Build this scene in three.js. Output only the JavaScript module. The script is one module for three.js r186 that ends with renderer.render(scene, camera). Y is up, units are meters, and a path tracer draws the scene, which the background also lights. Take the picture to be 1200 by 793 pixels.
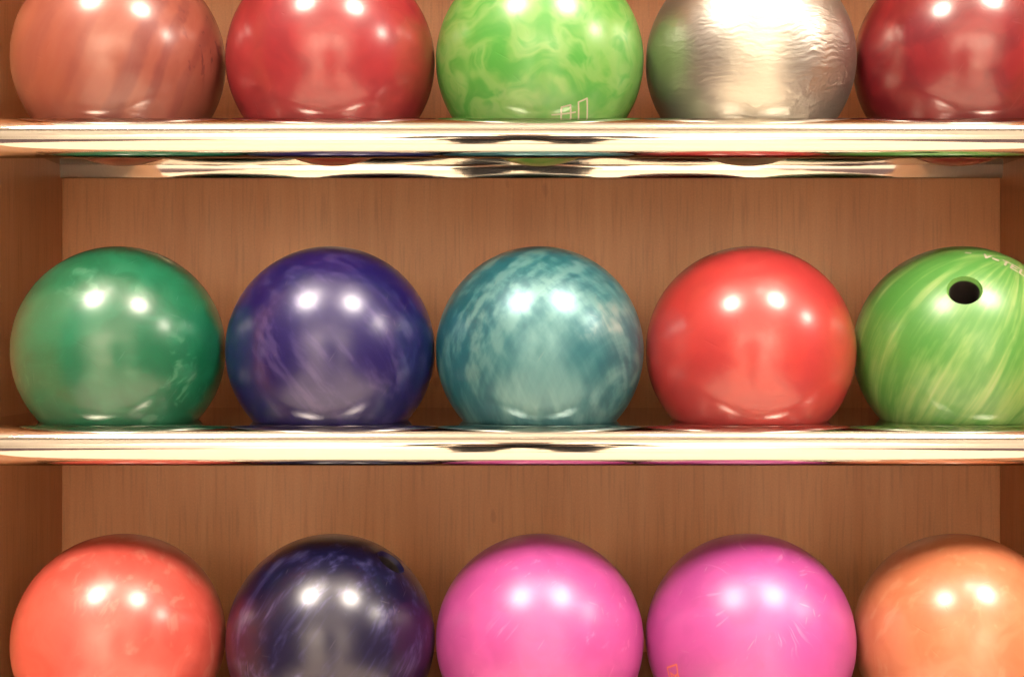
import * as THREE from 'three';
import { mergeGeometries, mergeVertices } from 'three/addons/utils/BufferGeometryUtils.js';
import { RoundedBoxGeometry } from 'three/addons/geometries/RoundedBoxGeometry.js';
import { MarchingCubes } from 'three/addons/objects/MarchingCubes.js';
import { Brush, Evaluator, SUBTRACTION } from 'three-bvh-csg';

// ------------------------------------------------------------------ camera, lamps, exposure
const scene = new THREE.Scene();
scene.background = new THREE.Color(0x000000);
const W = 1024, H = 676;
const CAM_Z = 1.4;
const camera = new THREE.PerspectiveCamera(28.23, W / H, 0.05, 40);
camera.position.set(0, 0, CAM_Z);
camera.lookAt(0, 0, 0);
scene.add(camera);
const renderer = new THREE.WebGLRenderer({ antialias: true });
renderer.setSize(W, H);
renderer.toneMapping = THREE.LinearToneMapping;
renderer.toneMappingExposure = 0.86;
renderer.shadowMap.enabled = true;

const FLOOR = -1.15, CEIL = 4.1;
const LAMP_COLOR = [1.0, 0.88, 0.72];
// globe lamps hanging from the ceiling of the hall in front of the rack: x, y, z, globe radius, candela
const LAMPS = [
  [-1.42, 3.3, 2.16, 0.46, 55, 'left'],
  [1.60, 3.3, 2.12, 0.46, 55, 'right'],
  [2.7, 1.55, 1.35, 0.14, 4, 'small'],
];
// unseen ceiling spots added to brighten the floor and far wall: x, z, candela, cone, floor or wall target (x, y, z), which
const ADDED_SPOTS = [
  [-0.65, 1.75, 70, 0.44, [-0.65, FLOOR, 1.75], 'over the left half of the floor'], [0.65, 1.75, 70, 0.44, [0.65, FLOOR, 1.75], 'over the right half of the floor'],
  [-1.3, 4.0, 640, 0.36, [-1.2, 0.0, 5.6], 'washing the left of the far wall'], [0.1, 4.0, 640, 0.36, [0.1, 0.0, 5.6], 'washing the middle of the far wall'], [1.5, 4.0, 640, 0.36, [1.4, 0.0, 5.6], 'washing the right of the far wall'],
];

// ------------------------------------------------------------------ helpers
const used = {};
function numbered(n) { used[n] = (used[n] ?? -1) + 1; return used[n] ? n + '_' + String(used[n]).padStart(3, '0') : n; }
function mesh(name, geo, mat, parent) {
  const m = new THREE.Mesh(geo, mat); m.name = name; m.castShadow = m.receiveShadow = true;
  (parent ?? scene).add(m); return m;
}
function struct(name, geo, mat) { const m = mesh(name, geo, mat); m.userData.kind = 'structure'; return m; }
function thing(name, label, category, group) {
  const g = new THREE.Group(); g.name = numbered(name); g.userData = { label, category };
  if (group) g.userData.group = group; scene.add(g); return g;
}
function box(x0, x1, y0, y1, z0, z1) {
  const g = new THREE.BoxGeometry(x1 - x0, y1 - y0, z1 - z0); g.translate((x0 + x1) / 2, (y0 + y1) / 2, (z0 + z1) / 2); return g;
}
function rng(seed) { let s = seed >>> 0; return () => { s = (s + 0x6d2b79f5) >>> 0; let t = s; t = Math.imul(t ^ (t >>> 15), t | 1); t ^= t + Math.imul(t ^ (t >>> 7), t | 61); return ((t ^ (t >>> 14)) >>> 0) / 4294967296; }; }
// gradient noise, -1..1
const PERM = (() => { const r = rng(77), p = [...Array(256).keys()]; for (let i = 255; i > 0; i--) { const j = Math.floor(r() * (i + 1)); [p[i], p[j]] = [p[j], p[i]]; } return Uint8Array.from([...p, ...p]); })();
const GX = [1, -1, 1, -1, 1, -1, 1, -1, 0, 0, 0, 0, 1, 0, -1, 0], GY = [1, 1, -1, -1, 0, 0, 0, 0, 1, -1, 1, -1, 1, -1, 1, -1], GZ = [0, 0, 0, 0, 1, 1, -1, -1, 1, 1, -1, -1, 0, 1, 0, -1];
function noise(x, y, z) {
  const X = Math.floor(x), Y = Math.floor(y), Z = Math.floor(z); x -= X; y -= Y; z -= Z;
  const u = x * x * x * (x * (x * 6 - 15) + 10), v = y * y * y * (y * (y * 6 - 15) + 10), w = z * z * z * (z * (z * 6 - 15) + 10);
  const a = PERM[X & 255] + (Y & 255), b = PERM[(X + 1) & 255] + (Y & 255), zi = Z & 255, z1 = (Z + 1) & 255;
  const g = (p, q, dx, dy, dz) => { const h = PERM[(PERM[p & 255] + q) & 255] & 15; return GX[h] * dx + GY[h] * dy + GZ[h] * dz; };
  const l = (t, m, n) => m + t * (n - m);
  return l(w, l(v, l(u, g(a, zi, x, y, z), g(b, zi, x - 1, y, z)), l(u, g(a + 1, zi, x, y - 1, z), g(b + 1, zi, x - 1, y - 1, z))),
    l(v, l(u, g(a, z1, x, y, z - 1), g(b, z1, x - 1, y, z - 1)), l(u, g(a + 1, z1, x, y - 1, z - 1), g(b + 1, z1, x - 1, y - 1, z - 1))));
}
function fbm(x, y, z, o = 4) { let s = 0, a = 0.5; for (let i = 0; i < o; i++) { s += a * noise(x, y, z); x = x * 2.03 + 5.1; y = y * 2.03 + 1.7; z = z * 2.03 + 9.2; a *= 0.5; } return s; }
const clamp = (v, a = 0, b = 1) => Math.min(b, Math.max(a, v));
const smooth = (a, b, v) => { const t = clamp((v - a) / (b - a)); return t * t * (3 - 2 * t); };
const mix = (a, b, t) => [a[0] + (b[0] - a[0]) * t, a[1] + (b[1] - a[1]) * t, a[2] + (b[2] - a[2]) * t];
const hex = h => [(h >> 16 & 255) / 255, (h >> 8 & 255) / 255, (h & 255) / 255];
function dataTexture(w, h, fn, srgb = true) {
  const d = new Uint8Array(w * h * 4);
  for (let j = 0; j < h; j++) for (let i = 0; i < w; i++) {
    const c = fn((i + 0.5) / w, (j + 0.5) / h), k = 4 * (j * w + i);
    d[k] = 255 * clamp(c[0]); d[k + 1] = 255 * clamp(c[1]); d[k + 2] = 255 * clamp(c[2]); d[k + 3] = 255;
  }
  const t = new THREE.DataTexture(d, w, h); t.wrapS = t.wrapT = THREE.RepeatWrapping; t.magFilter = THREE.LinearFilter;
  t.minFilter = THREE.LinearMipmapLinearFilter; t.generateMipmaps = true;
  if (srgb) t.colorSpace = THREE.SRGBColorSpace; t.needsUpdate = true; return t;
}

// ------------------------------------------------------------------ the hall in front of the rack (seen only in the polished surfaces)
const plaster = new THREE.MeshStandardMaterial({ color: new THREE.Color().setRGB(0.74, 0.68, 0.58), roughness: 0.9 });
const darkWall = new THREE.MeshStandardMaterial({ color: new THREE.Color().setRGB(0.08, 0.05, 0.06), roughness: 0.85 });
const ceilMat = new THREE.MeshStandardMaterial({ color: new THREE.Color().setRGB(0.34, 0.30, 0.26), roughness: 0.95 });
const floorMat = new THREE.MeshStandardMaterial({ color: new THREE.Color().setRGB(0.66, 0.57, 0.46), roughness: 0.5 });
const frameMat = new THREE.MeshStandardMaterial({ color: new THREE.Color().setRGB(0.2, 0.11, 0.06), roughness: 0.5 });
const X0 = -3.4, X1 = 3.6, Z0 = -0.285, Z1 = 5.6;
struct('floor', box(X0, X1, FLOOR - 0.2, FLOOR, Z0, Z1), darkWall);
struct('added_floor_strip', box(-1.35, 1.35, FLOOR, FLOOR + 0.004, 0.2, Z1), floorMat);  // pale strip added to bounce light into the shelf edges and balls
struct('ceiling', box(X0, X1, CEIL, CEIL + 0.2, Z0, Z1), ceilMat);
struct('wall_left', box(X0 - 0.2, X0, FLOOR - 0.2, CEIL + 0.2, Z0 - 0.2, Z1 + 0.2), darkWall);
struct('wall_right', box(X1, X1 + 0.2, FLOOR - 0.2, CEIL + 0.2, Z0 - 0.2, Z1 + 0.2), darkWall);
struct('wall_back', box(X0, X1, FLOOR - 0.2, CEIL + 0.2, Z0 - 0.2, Z0), darkWall);
struct('wall_front', box(X0, X1, FLOOR - 0.2, CEIL + 0.2, Z1, Z1 + 0.2), plaster);
struct('wall_rail', box(X0, X1, -0.1, 0.02, Z1 - 0.03, Z1), frameMat);

// ------------------------------------------------------------------ lamps
for (const [x, y, z, r, cd, which] of LAMPS) {
  const t = thing('globe_lamp', which === 'small' ? 'small white globe lamp hanging by the right hand wall' : `large white globe lamp hanging on the ${which} of the hall`, 'lamp', 'globe lamps lighting the rack');
  t.position.set(x, CEIL, z);
  const globe = mesh('globe', new THREE.SphereGeometry(r, 48, 32), new THREE.MeshStandardMaterial({ color: 0xffffff, emissive: new THREE.Color().setRGB(...LAMP_COLOR), emissiveIntensity: 112, roughness: 0.4 }), t);
  globe.position.y = y - CEIL; globe.castShadow = false;
  mesh('cord', new THREE.CylinderGeometry(0.008, 0.008, CEIL - y - r, 12).translate(0, -(CEIL - y - r) / 2, 0), new THREE.MeshStandardMaterial({ color: 0x222222 }), t);
  mesh('ceiling_rose', new THREE.CylinderGeometry(0.06, 0.07, 0.03, 24).translate(0, -0.016, 0), new THREE.MeshStandardMaterial({ color: 0xd8d0c4 }), t);
  const l = which === 'small' ? new THREE.PointLight(0xffffff, cd) : new THREE.SpotLight(0xffffff, cd, 0, 0.82, 1, 2);
  l.color.setRGB(...LAMP_COLOR); l.name = 'globe_lamp_light';
  l.position.set(0, which === 'small' ? y - CEIL : y - CEIL - r - 0.16, 0); l.castShadow = true; l.shadow.radius = which === 'small' ? r * 0.97 / 0.02 : 7.5; t.add(l);
  if (l.target) { l.target.position.set(0, y - CEIL - 2, 0); t.add(l.target); }
}
for (const [x, z, cd, cone, to, which] of ADDED_SPOTS) {
  const t = thing('added_spotlight', `recessed ceiling spotlight ${which}`, 'spotlight', 'added ceiling spotlights');
  t.position.set(x, CEIL, z);
  mesh('trim_ring', new THREE.TorusGeometry(0.085, 0.012, 12, 40).rotateX(Math.PI / 2).translate(0, -0.006, 0), frameMat, t);
  mesh('diffuser', new THREE.CylinderGeometry(0.078, 0.078, 0.006, 40).translate(0, -0.004, 0), new THREE.MeshStandardMaterial({ color: 0xffffff, emissive: new THREE.Color().setRGB(...LAMP_COLOR), emissiveIntensity: 3 }), t);
  const l = new THREE.SpotLight(new THREE.Color().setRGB(...LAMP_COLOR), cd, 0, cone, 1, 2); l.name = 'added_spot_light'; l.castShadow = true; l.shadow.radius = 3.5;
  l.position.y = -0.09; l.target.position.set(to[0] - x, to[1] - CEIL, to[2] - z); t.add(l, l.target);
}

// ------------------------------------------------------------------ rack: wood cabinet with polished metal shelves
const R = 0.10795, ROW_Y = [0.288, -0.0122, -0.312], BALL_X = [-0.4083, -0.1885, 0.0287, 0.2476, 0.466];
const DROP = 0.0728, HOLE = Math.sqrt(R * R - DROP * DROP) - 0.0002;
const PX0 = -0.555, PX1 = 0.6025, BACK = -0.26, LIP_R = 0.0196, LIP_Z = 0.085;
function woodTexture(light, dark, seed) {
  const t = dataTexture(1024, 1024, (u, v) => {   // vertical grain: fine pores and wider, wandering figure
    const x = u * 1.2 + seed, y = v * 1.2, wob = 0.02 * noise(x * 3, y * 1.1, 4);
    const fig = fbm((x + wob) * 13, y * 0.7, 1.5, 3), fine = fbm((x + wob * 0.3) * 150, y * 5, 7.5, 2), pore = noise(x * 420, y * 16, 2.2);
    const c = mix(dark, light, clamp(0.5 + 0.8 * fig + 0.45 * fine)), k = 1 - 0.06 * smooth(0.1, 0.6, pore) + 0.05 * noise(x * 700, y * 500, 3), fleck = smooth(0.62, 0.75, noise(x * 60 + 3, y * 24, 8));
    return [c[0] * k * (1 - 0.07 * fleck), c[1] * k * (1 - 0.09 * fleck), c[2] * k * (1 - 0.09 * fleck)];
  });
  t.repeat.set(1 / 1.2, 1 / 1.2); return t;
}
const woodFinish = map => new THREE.MeshPhysicalMaterial({ map, roughness: 0.5, bumpMap: map, bumpScale: 0.00006, clearcoat: 0.25, clearcoatRoughness: 0.35 });
const wood = woodFinish(woodTexture(hex(0xdea478), hex(0xce8d5f), 0));
function metricUV(g) { // box uv in metres
  const p = g.attributes.position, n = g.attributes.normal, uv = g.attributes.uv;
  for (let i = 0; i < p.count; i++) Math.abs(n.getX(i)) > 0.5 ? uv.setXY(i, p.getZ(i) + 0.37, p.getY(i)) : Math.abs(n.getZ(i)) > 0.5 ? uv.setXY(i, p.getX(i), p.getY(i)) : uv.setXY(i, p.getZ(i), p.getX(i));
  return g;
}
const chromeBump = dataTexture(512, 256, (u, v) => { const h = 0.5 + 0.5 * fbm(u * 9, v * 3, 3, 4); return [h, h, h]; }, false);
chromeBump.repeat.set(1, 1);
const chrome = new THREE.MeshPhysicalMaterial({ color: new THREE.Color().setRGB(0.50, 0.465, 0.415), metalness: 1, roughness: 0.06, bumpMap: chromeBump, bumpScale: 0.0006 });

const rack = thing('ball_rack', 'brown wood ball rack with polished metal shelves', 'rack');
const TOP = ROW_Y[0] + 0.3 - DROP;
mesh('back_panel', metricUV(box(PX0 - 0.018, PX1 + 0.018, FLOOR, TOP + 0.02, BACK - 0.016, BACK)), wood, rack);
mesh('side_panel', metricUV(new RoundedBoxGeometry(0.022, TOP + 0.02 - FLOOR, 0.47, 3, 0.002).translate(PX0 - 0.011, (TOP + 0.02 + FLOOR) / 2, BACK + 0.2355)), wood, rack);
mesh('side_panel', metricUV(new RoundedBoxGeometry(0.022, TOP + 0.02 - FLOOR, 0.47, 3, 0.002).translate(PX1 + 0.011, (TOP + 0.02 + FLOOR) / 2, BACK + 0.2355)), wood, rack);
mesh('top_panel', metricUV(box(PX0, PX1, TOP - 0.033, TOP, BACK + 0.001, 0.1)), wood, rack);
mesh('bottom_panel', metricUV(box(PX0, PX1, FLOOR + 0.08, FLOOR + 0.105, BACK + 0.001, 0.1)), wood, rack);
mesh('kick_board', metricUV(box(PX0, PX1, FLOOR, FLOOR + 0.079, 0.05, 0.07)), wood, rack);

const sheetShape = new THREE.Shape();
const BZ = BACK + 0.007; // back edge of the sheet
sheetShape.moveTo(PX0, -LIP_Z); sheetShape.lineTo(PX1, -LIP_Z); sheetShape.lineTo(PX1, -BZ); sheetShape.lineTo(PX0, -BZ); sheetShape.closePath();
for (const x of BALL_X) { const h = new THREE.Path(); h.absarc(x, 0, HOLE, 0, Math.PI * 2, true); sheetShape.holes.push(h); }
const sheetGeo = new THREE.ExtrudeGeometry(sheetShape, { depth: 0.0016, bevelEnabled: true, bevelThickness: 0.0003, bevelSize: 0.0003, bevelOffset: -0.0003, bevelSegments: 1, curveSegments: 96 });
sheetGeo.rotateX(-Math.PI / 2); sheetGeo.translate(0, -0.0019, 0);   // shape y is -z; top face at y = 0
const lipHalf = (() => { // half round nose: swept from straight up, over the front, to straight down
  const N = 64, pos = [], nor = [], uv = [], idx = [];
  for (let i = 0; i <= N; i++) for (const x of [PX0, PX1]) {
    const a = Math.PI / 2 - Math.PI * i / N, c = Math.cos(a), s = Math.sin(a);
    pos.push(x, -LIP_R + LIP_R * s, LIP_Z + LIP_R * c); nor.push(0, s, c); uv.push(x, i / N * 0.05);
  }
  for (let i = 0; i < N; i++) { const k = 2 * i; idx.push(k, k + 2, k + 1, k + 1, k + 2, k + 3); }
  const g = new THREE.BufferGeometry(); g.setAttribute('position', new THREE.Float32BufferAttribute(pos, 3)); g.setAttribute('normal', new THREE.Float32BufferAttribute(nor, 3)); g.setAttribute('uv', new THREE.Float32BufferAttribute(uv, 2)); g.setIndex(idx);
  const b = new THREE.PlaneGeometry(PX1 - PX0, LIP_R * 2 - 0.002).rotateY(Math.PI).translate((PX0 + PX1) / 2, -LIP_R - 0.001, LIP_Z);
  return mergeGeometries([g, b]);
})();
const railGeo = (() => {   // rolled back edge: short drop, then a curve that turns back under
  const prof = [], rr = 0.072, a0 = 0.105, a1 = 0.325, y0 = -0.0019, zf = BZ + 0.0008;
  for (let i = 0; i <= 24; i++) { const a = a0 + (a1 - a0) * i / 24; prof.push([zf + rr * (Math.cos(a) - Math.cos(a1)), y0 - rr * (Math.sin(a) - Math.sin(a0)), Math.cos(a), -Math.sin(a)]); }
  const [ze, ye] = prof[24], q = 0.0016; for (let i = 1; i <= 8; i++) { const a = a1 + (Math.PI / 2 - a1) * i / 8; prof.push([ze + q * (Math.cos(a) - Math.cos(a1)), ye - q * (Math.sin(a) - Math.sin(a1)), Math.cos(a), -Math.sin(a)]); }
  const pos = [], nor = [], uv = [], idx = [];
  prof.forEach(([z, y, nz, ny], i) => { for (const x of [PX0, PX1]) { pos.push(x, y, z); nor.push(0, ny, nz); uv.push(x, i * 0.0006); } if (i) { const k = 2 * i - 2; idx.push(k, k + 2, k + 1, k + 1, k + 2, k + 3); } });
  const g = new THREE.BufferGeometry(); g.setAttribute('position', new THREE.Float32BufferAttribute(pos, 3)); g.setAttribute('normal', new THREE.Float32BufferAttribute(nor, 3)); g.setAttribute('uv', new THREE.Float32BufferAttribute(uv, 2)); g.setIndex(idx); return g;
})();
for (const y of ROW_Y) {
  const s = mesh('shelf', sheetGeo, chrome, rack); s.position.y = y - DROP;
  mesh('front_lip', lipHalf, chrome, s); mesh('back_rail', railGeo, chrome, s);
}

// ------------------------------------------------------------------ bowling balls
// every pattern is a function of the direction n on the ball (x right, y up, z outward to the front of the rack)
const V = (x, y, z) => { const l = Math.hypot(x, y, z); return [x / l, y / l, z / l]; };
function around(n, A, k, pol, seed, warp = 0.25) {   // streaks that run away from the axis A, like the swirl of poured resin
  const w = fbm(n[0] * 2 + seed, n[1] * 2, n[2] * 2, 3) * warp, d = n[0] * A[0] + n[1] * A[1] + n[2] * A[2];
  let px = n[0] - d * A[0], py = n[1] - d * A[1], pz = n[2] - d * A[2]; const l = Math.hypot(px, py, pz) + 1e-4; px /= l; py /= l; pz /= l;
  const p = Math.acos(clamp(d, -1, 1)) * pol;
  return fbm(px * k + w * k + seed * 3.1, py * k + p + w * k, pz * k - p * 0.7 + seed, 4);
}
function along(n, A, k, lo, seed, warp = 0.15) {     // streaks along the axis A
  const wx = fbm(n[0] * 2.3 + seed, n[1] * 2.3, n[2] * 2.3, 3) * warp, wy = fbm(n[0] * 2.3, n[1] * 2.3 + seed + 7, n[2] * 2.3, 3) * warp;
  const d = n[0] * A[0] + n[1] * A[1] + n[2] * A[2];
  return fbm((n[0] - d * A[0] + wx) * k + d * A[0] * lo + seed, (n[1] - d * A[1] + wy) * k + d * A[1] * lo, (n[2] - d * A[2] + wx) * k + d * A[2] * lo, 4);
}
function marble(n, k, seed, warp = 1.2) {
  const a = fbm(n[0] * k + seed, n[1] * k, n[2] * k, 3), b = fbm(n[0] * k, n[1] * k + seed + 4, n[2] * k + 2, 3);
  return fbm(n[0] * k + warp * a * 2, n[1] * k + warp * b * 2, n[2] * k + seed + warp * a, 4);
}
const specks = (n, k, seed, a, b) => smooth(a, b, noise(n[0] * k + seed, n[1] * k, n[2] * k));
// strokes of printed lettering: segments in the plane that touches the ball at a given direction
function printer(center, up, segs, half, scale) {
  const c = V(...center), u0 = V(...up), dd = u0[0] * c[0] + u0[1] * c[1] + u0[2] * c[2], u = V(u0[0] - dd * c[0], u0[1] - dd * c[1], u0[2] - dd * c[2]);
  const r = [u[1] * c[2] - u[2] * c[1], u[2] * c[0] - u[0] * c[2], u[0] * c[1] - u[1] * c[0]];
  let reach = 0; for (const s of segs) reach = Math.max(reach, Math.hypot(s[0], s[1]), Math.hypot(s[2], s[3]));
  const lim = Math.cos(Math.min(1.2, (reach + half) * scale + 0.05));
  return n => {
    const d = n[0] * c[0] + n[1] * c[1] + n[2] * c[2]; if (d < lim) return 0;
    const x = (n[0] * r[0] + n[1] * r[1] + n[2] * r[2]) / d / scale, y = (n[0] * u[0] + n[1] * u[1] + n[2] * u[2]) / d / scale;
    let m = 9; for (const [ax, ay, bx, by] of segs) { const ex = bx - ax, ey = by - ay, t = clamp(((x - ax) * ex + (y - ay) * ey) / (ex * ex + ey * ey + 1e-9)); m = Math.min(m, Math.hypot(x - ax - t * ex, y - ay - t * ey)); }
    return 1 - smooth(half * 0.7, half * 1.25, m);
  };
}
// seen glyph tops on the lime ball of the upper row, letters on the pierced lime ball, a mark on a pink ball
const limeGlyphs = printer([0.291, -0.467, 0.835], [0, 1, 0], [[-13, 8, -3, 11], [-13, 8, -9, -20], [-3, 11, 3, -20], [-22, -2, 4, 2], [6, 14, 16, 18], [6, 14, 12, -20], [16, 18, 23, -20]], 1.0, 0.0083);
const textSegs = (() => {
  const L = { V: [[0, 6, 2, 0], [2, 0, 4, 6]], i: [[1, 0, 1, 4]], T: [[0, 6, 4, 6], [2, 6, 2, 0]], E: [[0, 0, 0, 6], [0, 6, 4, 6], [0, 3, 3, 3], [0, 0, 4, 0]], O: [[0, 0, 0, 6], [0, 6, 4, 6], [4, 6, 4, 0], [4, 0, 0, 0]], A: [[0, 0, 2, 6], [2, 6, 4, 0], [1, 2, 3, 2]], U: [[0, 6, 0, 0], [0, 0, 4, 0], [4, 0, 4, 6]], '-': [[0, 3, 3, 3], [0, 2, 3, 2]], ' ': [] };
  const out = []; let x = -26; for (const ch of '- V-TEUOA') { for (const s of L[ch]) out.push([s[0] + x, s[1] - 3, s[2] + x, s[3] - 3]); x += 5.8; } return out;
})();
const vibText = printer([0.42, 0.80, 0.43], [0.42, 0.80, -0.5], textSegs, 0.75, 0.0155);
const pinkMark = printer([-0.70, -0.34, 0.62], [0, 1, 0.2], [[-8, 5, 9, 12], [9, 12, 9, 1], [-8, 5, -6, -16], [-3, 0, -1, -14], [-3, 0, 2, -2], [4, -2, 9, 1], [4, -2, 6, -16], [12, -14, 9, 1]], 1.0, 0.0083);

const B = [
  // upper row
  { name: 'c1', dye: 0.6, label: 'dusty coral bowling ball with broad dark slanting streaks', rough: 0.42, coatR: 0.23, metal: 0.1, col: n => {
    const f = along(n, V(0.35, 0.92, 0.15), 9, 0.8, 1.2, 0.1), t = 0.93 * n[0] - 0.36 * n[1] + 0.05 * fbm(n[0] * 3, n[1] * 3, n[2] * 3, 3) + 0.05 * f;
    let band = 0; for (const [p, w, a] of [[0.10, 0.09, 1], [0.34, 0.055, 0.8], [0.6, 0.05, 0.5], [-0.35, 0.05, 0.25], [-0.75, 0.1, 0.5]]) band = Math.max(band, a * (1 - smooth(w * 0.5, w * 1.3, Math.abs(t - p))));
    let c = mix(hex(0xcd6a57), hex(0xa54d49), 0.75 * band); const cr = smooth(0.1, 0.28, along(n, V(0.55, -0.72, 0.3), 9, 2, 8, 0.3)) * smooth(0.45, 0.7, n[0]) * smooth(-0.3, 0.1, n[1]);
    c = mix(c, hex(0xe0917c), clamp(0.12 + 0.35 * f)); return mix(c, hex(0x7c3038), 0.6 * cr); } },
  { name: 'c2', dye: 0.66, worn: 0.12, label: 'plain bright red bowling ball beside the marbled lime ball', rough: 0.42, coatR: 0.22, metal: 0, col: n => mix(hex(0xc5333c), hex(0xb02b36), smooth(-0.3, 0.3, marble(n, 1.4, 2))) },
  { name: 'c3', dye: 0.68, label: 'marbled lime green bowling ball with outlined pale lettering near its base', rough: 0.4, coatR: 0.26, metal: 0, size: 1280, col: n => {
    const m = marble(n, 1.5, 5.5, 1.0), a = Math.abs(m) * 3.2, f = fbm(n[0] * 9, n[1] * 9, n[2] * 9, 3); let c = mix(hex(0x86cf62), hex(0x5cc04c), smooth(-0.1, 1.1, a + 0.3 * f));
    c = mix(c, hex(0xc9e69c), 0.25 * (1 - smooth(0.0, 0.2, Math.abs(m - 0.09)))); return mix(c, hex(0xefe0cc), limeGlyphs(n)); } },
  { name: 'c4', label: 'silver bowling ball with a crinkled foil-like surface', silver: true },
  { name: 'c5', dye: 0.66, worn: 0.2, label: 'dark red bowling ball beside the silver ball', rough: 0.38, coatR: 0.2, metal: 0, col: n => mix(hex(0xa8252f), hex(0x8e1d2a), smooth(-0.3, 0.3, marble(n, 1.5, 9))) },
  // middle row
  { name: 'c6', dye: 0.58, worn: 0.3, label: 'emerald green bowling ball with pale cloudy scuffs', rough: 0.4, coatR: 0.24, metal: 0, col: n => {
    const m = marble(n, 1.5, 1.2), k = smooth(0.12, 0.34, along(n, V(0.75, 0.55, 0.2), 5, 1.6, 6, 0.4)); let c = mix(hex(0x12875a), hex(0x229c6e), smooth(-0.3, 0.3, m));
    return mix(c, hex(0x86c9a0), 0.6 * k * smooth(-0.05, 0.25, fbm(n[0] * 1.6 + 4, n[1] * 1.6, n[2] * 1.6 + 2, 2))); } },
  { name: 'c7', dye: 0.5, worn: 0.5, label: 'violet blue pearl bowling ball with worn slanting streaks', rough: 0.34, coatR: 0.28, metal: 0.2, col: n => {
    const s = along(n, V(-0.6, 0.8, 0.02), 6, 0.7, 4.4, 0.05), f = along(n, V(-0.6, 0.8, 0.02), 19, 1.2, 2.1, 0.08), b = smooth(0.1, 0.45, along(n, V(0.1, 0.95, 0.2), 9, 0.8, 11)); let c = mix(hex(0x241594), hex(0x6655bb), smooth(-0.1, 0.45, s + 0.55 * f));
    return mix(c, hex(0x6f86d8), 0.6 * b * smooth(0.25, 0.8, Math.abs(n[0]))); } },
  { name: 'c8', dye: 0.62, worn: 0.35, label: 'pale teal pearl bowling ball with a milky white swirl', rough: 0.34, coatR: 0.32, metal: 0.3, col: n => {
    const s = around(n, V(0.8, -0.35, 0.45), 1.1, 5.5, 2.2, 0.12), f = along(n, V(-0.35, 0.85, 0.3), 11, 1.2, 3.1, 0.05); let c = mix(hex(0x2a8a9e), hex(0x86cdd2), smooth(-0.45, 0.5, (s * 1.0 + f * 0.9) * (0.35 + 0.9 * smooth(0.25, 0.8, Math.hypot(n[0] - 0.1, n[1] + 0.15)))));
    const e = n[0] - 0.52 + 0.5 * Math.abs(n[1] - 0.42) + 0.35 * fbm(n[0] * 7, n[1] * 7, n[2] * 7, 4); const edge = smooth(0.0, 0.14, e) * (1 - smooth(0.15, 0.5, e)) * clamp(0.75 + 1.2 * f) * smooth(0.02, 0.2, n[1]) * (1 - smooth(0.42, 0.56, n[1] + 0.25 * f));
    return mix(c, hex(0xdcebe6), 0.6 * edge); } },
  { name: 'c9', dye: 0.68, label: 'plain coral red bowling ball beside the pierced lime ball', rough: 0.42, coatR: 0.23, metal: 0, col: n => mix(hex(0xe0423f), hex(0xcf3a3c), smooth(-0.3, 0.3, marble(n, 1.2, 6))) },
  { name: 'c10', dye: 0.66, label: 'lime green bowling ball with a finger hole and fanned pale streaks', rough: 0.45, coatR: 0.32, metal: 0.05, size: 1280, hole: [[0.045, 0.55, 0.834], 0.0142], col: n => {
    const A = V(0.5, 0.84, 0.2), s = around(n, A, 5.5, 0.7, 3.7, 0.10), f = around(n, A, 16, 0.9, 1.9, 0.06); const t = smooth(-0.28, 0.3, s + 0.7 * f); let c = mix(hex(0x60b64c), hex(0x9fd672), t);
    c = mix(c, hex(0xd6e6a8), 0.5 * smooth(0.2, 0.5, f + 0.5 * s)); return mix(c, hex(0xf0e2d0), vibText(n)); } },
  // lower row
  { name: 'c11', dye: 0.72, label: 'salmon pink bowling ball beside the dark indigo ball', rough: 0.42, coatR: 0.25, metal: 0, col: n => mix(mix(hex(0xf1665a), hex(0xe3564b), smooth(-0.3, 0.3, marble(n, 1.4, 3))), hex(0xffb09a), 0.35 * smooth(0.12, 0.4, along(n, V(0.3, 0.9, 0.2), 7, 1.5, 5))) },
  { name: 'c12', dye: 0.44, worn: 0.6, label: 'dark indigo pearl bowling ball with finger hole and lilac streaks', rough: 0.32, coatR: 0.26, metal: 0.25, hole: [[0.57, 0.70, 0.43], 0.0138], col: n => {
    const s = along(n, V(0.56, 0.83, 0.02), 6.5, 0.6, 8.4, 0.04), f = along(n, V(0.56, 0.83, 0.02), 20, 1.1, 5.1, 0.06); const c = mix(hex(0x19145e), hex(0x5a55b0), smooth(-0.1, 0.45, s + 0.7 * f));
    return mix(c, hex(0xb3add8), 0.45 * smooth(0.22, 0.6, s + 0.7 * f)); } },
  { name: 'c13', dye: 0.76, worn: 0.3, label: 'magenta pink bowling ball with long faint scratches beside the indigo ball', rough: 0.4, coatR: 0.36, metal: 0.05, col: n => mix(mix(hex(0xd756ab), hex(0xc84ca0), smooth(-0.3, 0.3, marble(n, 1.5, 7))), hex(0xffa0cf), 0.5 * smooth(0.2, 0.42, along(n, V(0.62, 0.75, 0.1), 15, 0.9, 2, 0.04)) * smooth(-0.1, 0.3, fbm(n[0] * 2, n[1] * 2, n[2] * 2 + 9, 2) + 0.12)) },
  { name: 'c14', dye: 0.76, worn: 0.6, label: 'magenta pink bowling ball with an outlined orange mark', rough: 0.4, coatR: 0.38, metal: 0.05, size: 1280, col: n => {
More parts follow.
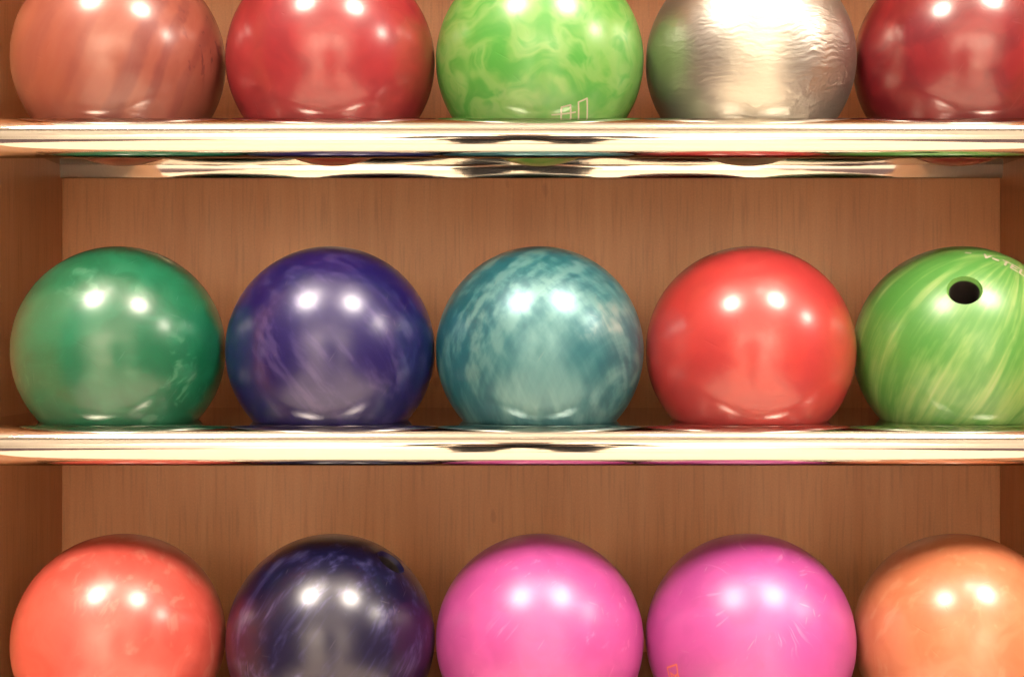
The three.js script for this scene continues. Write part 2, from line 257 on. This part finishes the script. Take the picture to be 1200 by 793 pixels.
    let c = mix(hex(0xd354ad), hex(0xc24aa1), smooth(-0.3, 0.3, marble(n, 1.5, 17))); c = mix(c, hex(0xffc4dd), 0.4 * smooth(0.2, 0.36, around(n, V(0.1, 0.38, 0.9), 9, 1.2, 6.6, 0.25)) * smooth(0.32, 0.42, Math.hypot(n[0] - 0.1, n[1] - 0.38)) * (1 - smooth(0.42, 0.7, Math.hypot(n[0] - 0.1, n[1] - 0.38)))); return mix(c, hex(0xff8a4a), pinkMark(n)); } },
  { name: 'c15', dye: 0.72, label: 'peach orange bowling ball beside the marked magenta ball', rough: 0.42, coatR: 0.25, metal: 0, col: n => mix(mix(hex(0xf5966c), hex(0xea895f), smooth(-0.3, 0.3, marble(n, 1.6, 13))), hex(0xffc49c), 0.3 * smooth(0.1, 0.4, along(n, V(0.4, 0.85, 0.3), 9, 1.6, 9))) },
];
function dirTexture(w, fn, srgb = true) {
  return dataTexture(w, w / 2, (u, v) => { const th = Math.PI * (1 - v), ph = 2 * Math.PI * u, st = Math.sin(th); return fn([-Math.cos(ph) * st, Math.cos(th), Math.sin(ph) * st]); }, srgb);
}
// scuffs and scratches of use: rough lines and dull patches, three variants shared among the balls
function scratches(seed, count, maxLen) {
  const r = rng(seed), arcs = [];
  for (let i = 0; i < count; i++) { const c = V(r() * 2 - 1, r() * 2 - 1, r() * 2 - 1), t = V(r() * 2 - 1, r() * 2 - 1, r() * 2 - 1); const p = V(c[1] * t[2] - c[2] * t[1], c[2] * t[0] - c[0] * t[2], c[0] * t[1] - c[1] * t[0]); arcs.push([c, p, 0.02 + maxLen * r() * r(), 0.003 + 0.004 * r(), 0.4 + 0.6 * r()]); }
  return n => {
    let s = 0; for (const [c, p, len, wid, a] of arcs) { const d = n[0] * c[0] + n[1] * c[1] + n[2] * c[2]; if (d < 0.95) continue; const o = Math.abs(n[0] * p[0] + n[1] * p[1] + n[2] * p[2]); if (o > wid * 1.6) continue; const l = Math.sqrt(Math.max(0, 2 - 2 * d)) / len; if (l > 1) continue; s = Math.max(s, a * (1 - smooth(wid * 0.5, wid * 1.5, o)) * (1 - l * l)); }
    return s;
  };
}
function scuffTexture(seed) {
  const sc = scratches(seed, 90, 0.13);
  return dirTexture(1024, n => {
    const s = sc(n), dull = fbm(n[0] * 3 + seed, n[1] * 3, n[2] * 3, 5), pit = specks(n, 70, seed, 0.6, 0.75);
    return [0.6 - 0.5 * s - 0.25 * pit, clamp(0.55 + 0.35 * dull + 0.4 * s), 0];
  }, false);
}
const paleScratches = scratches(91, 110, 0.2);
const scuffs = [11, 23, 37].map(scuffTexture);
const foil = dirTexture(1024, n => {
  const w = fbm(n[0] * 3, n[1] * 3, n[2] * 3 + 5, 3), crease = 1 - smooth(0.15, 0.5, Math.hypot(n[0] - 0.72, n[1] + 0.42));   // wrapped skin: fine level wrinkles, crumpled at one side
  const fine = fbm(n[0] * 7 + w, n[1] * 26 + 3 * w, n[2] * 7, 4), crum = fbm(n[0] * 13 + 2 * w, n[1] * 9 - 3 * w, n[2] * 11, 3);
  const h = 0.5 + 0.3 * (0.55 + 0.5 * smooth(0.1, 0.7, n[0])) * fine + 0.5 * crease * crum;
  return [h, h, h];
}, false);

const ballGeo = new THREE.SphereGeometry(R, 128, 64);
const holeMat = new THREE.MeshStandardMaterial({ roughness: 0.55 });
function pierced(dir, r) {   // sphere with a bored and countersunk hole: [outer shell, hole lining]
  const ev = new Evaluator(); ev.useGroups = true; ev.attributes = ['position', 'normal', 'uv'];
  const a = new Brush(ballGeo, new THREE.MeshBasicMaterial()), d = V(...dir);
  const pts = [[0.0001, -0.05], [r, -0.05], [r, -0.0055], [r + 0.0006, -0.0035], [r + 0.0032, 0.0006], [r + 0.0045, 0.006], [0.0001, 0.006]].map(p => new THREE.Vector2(...p));
  const bore = new Brush(new THREE.LatheGeometry(pts, 48), new THREE.MeshBasicMaterial());
  bore.quaternion.setFromUnitVectors(new THREE.Vector3(0, 1, 0), new THREE.Vector3(...d)); bore.position.set(...d).multiplyScalar(R - 0.0012); bore.updateMatrixWorld(); a.updateMatrixWorld();
  const res = ev.evaluate(a, bore, SUBTRACTION), g = res.geometry, mats = Array.isArray(res.material) ? res.material : [res.material];
  const out = [[], []];
  const pick = (start, count) => {
    const o = new THREE.BufferGeometry(); for (const k of ['position', 'normal', 'uv']) { const at = g.attributes[k], arr = new Float32Array(count * at.itemSize); for (let i = 0; i < count; i++) { const v = g.index ? g.index.getX(start + i) : start + i; for (let c = 0; c < at.itemSize; c++) arr[i * at.itemSize + c] = at.array[v * at.itemSize + c]; } o.setAttribute(k, new THREE.BufferAttribute(arr, at.itemSize)); } return o;
  };
  for (const gr of g.groups) out[mats[gr.materialIndex] === a.material ? 0 : 1].push(pick(gr.start, gr.count));
  return out.map(l => l.length ? mergeVertices(mergeGeometries(l), 1e-6) : null);
}
B.forEach((b, i) => {
  const row = Math.floor(i / 5), col = i % 5, x = BALL_X[col], y = ROW_Y[row];
  const sc = scuffs[i % 3];
  let mat;
  if (b.silver) mat = new THREE.MeshPhysicalMaterial({ color: new THREE.Color().setRGB(0.45, 0.43, 0.385), metalness: 1, roughness: 0.4, bumpMap: foil, bumpScale: 0.0022 });
  else mat = new THREE.MeshPhysicalMaterial({ map: dirTexture(b.size ?? 1024, n => { let c = b.col(n); if (b.worn) c = mix(c, [0.85, 0.8, 0.78], b.worn * paleScratches(n)); const k = b.dye ?? 0.78; return [c[0] * k, c[1] * k, c[2] * k]; }), roughness: b.rough, metalness: b.metal, bumpMap: sc, bumpScale: 0.0004, clearcoat: 1, clearcoatRoughness: b.coatR, specularIntensity: 0.45 });
  let geo = ballGeo, lining = null;
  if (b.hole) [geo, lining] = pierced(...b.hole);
  const m = mesh(numbered('bowling_ball'), geo, mat); m.position.set(x, y, 0);
  m.lookAt(camera.position.x, camera.position.y, camera.position.z);  // how this ball happens to lie in its hole
  m.userData = { label: b.label, category: 'bowling ball', group: 'bowling balls on the rack' };
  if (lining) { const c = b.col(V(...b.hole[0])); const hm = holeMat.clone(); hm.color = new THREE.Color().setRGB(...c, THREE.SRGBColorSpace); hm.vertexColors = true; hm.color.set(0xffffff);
    const d = V(...b.hole[0]), P = lining.attributes.position, vc = new Float32Array(P.count * 3), rim = new THREE.Color().setRGB(c[0] * 0.75, c[1] * 0.75, c[2] * 0.75, THREE.SRGBColorSpace), boreShade = new THREE.Color().setRGB(0.03, 0.022, 0.022);   // dyed bevel, bore wall coloured dark to paint the shade inside the hole
    for (let k = 0; k < P.count; k++) (P.getX(k) * d[0] + P.getY(k) * d[1] + P.getZ(k) * d[2] > R - 0.0052 ? rim : boreShade).toArray(vc, k * 3);
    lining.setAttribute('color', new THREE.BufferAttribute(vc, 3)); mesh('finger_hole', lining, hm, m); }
});

// ------------------------------------------------------------------ the photographer, a dark shape in the shelf edges
function smoothBody(center, half, res, bones, k) {   // tapered capsules joined with a smooth minimum
  const mc = new MarchingCubes(res, new THREE.MeshBasicMaterial(), false, false, 90000), f = mc.field, hs = res / 2;
  const bb = bones.map(b => { const d = [b[3] - b[0], b[4] - b[1], b[5] - b[2]]; return [b, d, d[0] * d[0] + d[1] * d[1] + d[2] * d[2] + 1e-9]; });
  for (let z = 0; z < res; z++) for (let y = 0; y < res; y++) for (let x = 0; x < res; x++) {
    const px = center[0] + (x - hs) / hs * half, py = center[1] + (y - hs) / hs * half, pz = center[2] + (z - hs) / hs * half; let m = 1;
    for (const [b, d, l2] of bb) {
      const ex = px - b[0], ey = py - b[1], ez = pz - b[2], t = clamp((ex * d[0] + ey * d[1] + ez * d[2]) / l2);
      const dist = Math.hypot(ex - t * d[0], ey - t * d[1], ez - t * d[2]) - (b[6] + (b[7] - b[6]) * t); const h = clamp(0.5 + 0.5 * (m - dist) / k); m = m + (dist - m) * h - k * h * (1 - h);
    }
    f[x + y * res + z * res * res] = -m;
  }
  mc.isolation = 0; mc.update(); const n = mc.count;
  const g = new THREE.BufferGeometry(), pos = new Float32Array(mc.positionArray.slice(0, n * 3)), nor = new Float32Array(mc.normalArray.slice(0, n * 3));
  for (let i = 0; i < n * 3; i++) pos[i] = pos[i] * half + center[i % 3];
  g.setAttribute('position', new THREE.BufferAttribute(pos, 3)); g.setAttribute('normal', new THREE.BufferAttribute(nor, 3)); return g;
}
{
  const bones = [[-0.08, 0.92, 0, 0.08, 0.92, 0, 0.135, 0.135], [0, 0.95, 0, 0, 1.12, 0, 0.14, 0.135], [0, 1.12, 0, 0, 1.33, 0, 0.14, 0.15], [-0.13, 1.40, 0, 0.13, 1.40, 0, 0.075, 0.075], [0, 1.40, 0, 0, 1.53, -0.02, 0.06, 0.055]];
  const hand = [], head = [];
  for (const s of [-1, 1]) {
    bones.push([s * 0.095, 0.9, 0, s * 0.11, 0.49, -0.01, 0.1, 0.062], [s * 0.11, 0.49, -0.01, s * 0.12, 0.09, 0.03, 0.062, 0.042], [s * 0.12, 0.045, 0.04, s * 0.14, 0.035, -0.13, 0.045, 0.035]);
    bones.push([s * 0.18, 1.41, 0, s * 0.26, 1.15, 0.02, 0.062, 0.046], [s * 0.26, 1.15, 0.02, s * 0.095, 1.12, -0.2, 0.046, 0.031]);
    hand.push([s * 0.1, 1.12, -0.19, s * 0.088, 1.125, -0.235, 0.028, 0.027], [s * 0.088, 1.15, -0.25, s * 0.09, 1.11, -0.25, 0.018, 0.018]);
    for (let k = 0; k < 4; k++) { const y = 1.168 - 0.021 * k, l = [0.9, 1, 0.94, 0.78][k]; hand.push([s * 0.092, y, -0.255, s * 0.094, y, -0.255 - 0.036 * l, 0.0095, 0.009], [s * 0.094, y, -0.255 - 0.036 * l, s * 0.07, y, -0.258 - 0.062 * l, 0.009, 0.0085], [s * 0.07, y, -0.258 - 0.062 * l, s * 0.05, y, -0.26 - 0.064 * l, 0.0085, 0.0075]); }
    hand.push([s * 0.085, 1.145, -0.23, s * 0.06, 1.165, -0.238, 0.013, 0.011], [s * 0.06, 1.165, -0.238, s * 0.035, 1.172, -0.25, 0.011, 0.009]);
    head.push([s * 0.077, 1.60, 0.005, s * 0.08, 1.635, 0.01, 0.012, 0.016]);
  }
  head.push([0, 1.66, 0.005, 0, 1.655, -0.02, 0.098, 0.092], [0, 1.585, -0.045, 0, 1.56, -0.055, 0.055, 0.04], [0, 1.645, -0.105, 0, 1.605, -0.118, 0.012, 0.017], [0, 1.52, -0.01, 0, 1.58, -0.01, 0.055, 0.06], [-0.02, 1.572, -0.098, 0.02, 1.572, -0.098, 0.008, 0.008]);
  const g = mergeGeometries([smoothBody([0, 0.9, 0], 0.96, 128, bones, 0.05), smoothBody([0, 1.13, -0.24], 0.15, 80, hand, 0.006), smoothBody([0, 1.64, -0.02], 0.16, 72, head, 0.02)]);
  const P = g.attributes.position, col = new Float32Array(P.count * 3);
  for (let i = 0; i < P.count; i++) { const x = P.getX(i), y = P.getY(i), z = P.getZ(i); const c = y > 1.675 || (y > 1.55 && z > 0.03) ? [0.02, 0.014, 0.01] : y > 1.495 || (z < -0.185 && y > 1) ? (y > 1.63 && y < 1.648 && z < -0.085 && Math.abs(Math.abs(x) - 0.033) < 0.012 ? [0.03, 0.02, 0.02] : y > 1.565 && y < 1.58 && z < -0.1 ? [0.35, 0.13, 0.1] : [0.45, 0.27, 0.19]) : y > 0.93 ? [0.03, 0.03, 0.035] : y > 0.1 ? [0.025, 0.03, 0.045] : [0.02, 0.02, 0.02]; col.set(c, i * 3); }
  g.setAttribute('color', new THREE.BufferAttribute(col, 3));
  const p = mesh('person', g, new THREE.MeshStandardMaterial({ vertexColors: true, roughness: 0.85 }));
  p.position.set(0.03, FLOOR, 1.78); p.userData = { label: 'person in dark clothes holding a camera at chest height facing the rack', category: 'person' };
  const c = thing('photo_camera', 'black camera held in both hands of the standing person', 'camera'); c.position.set(0.03, FLOOR + 1.09, 1.5);
  const black = new THREE.MeshStandardMaterial({ color: 0x151515, roughness: 0.5 });
  mesh('body', new RoundedBoxGeometry(0.13, 0.09, 0.05, 3, 0.008).translate(0, 0.045, 0), black, c);
  mesh('lens', new THREE.CylinderGeometry(0.03, 0.032, 0.03, 32).rotateX(Math.PI / 2).translate(0, 0.045, -0.0405), black, c);
}

renderer.render(scene, camera);
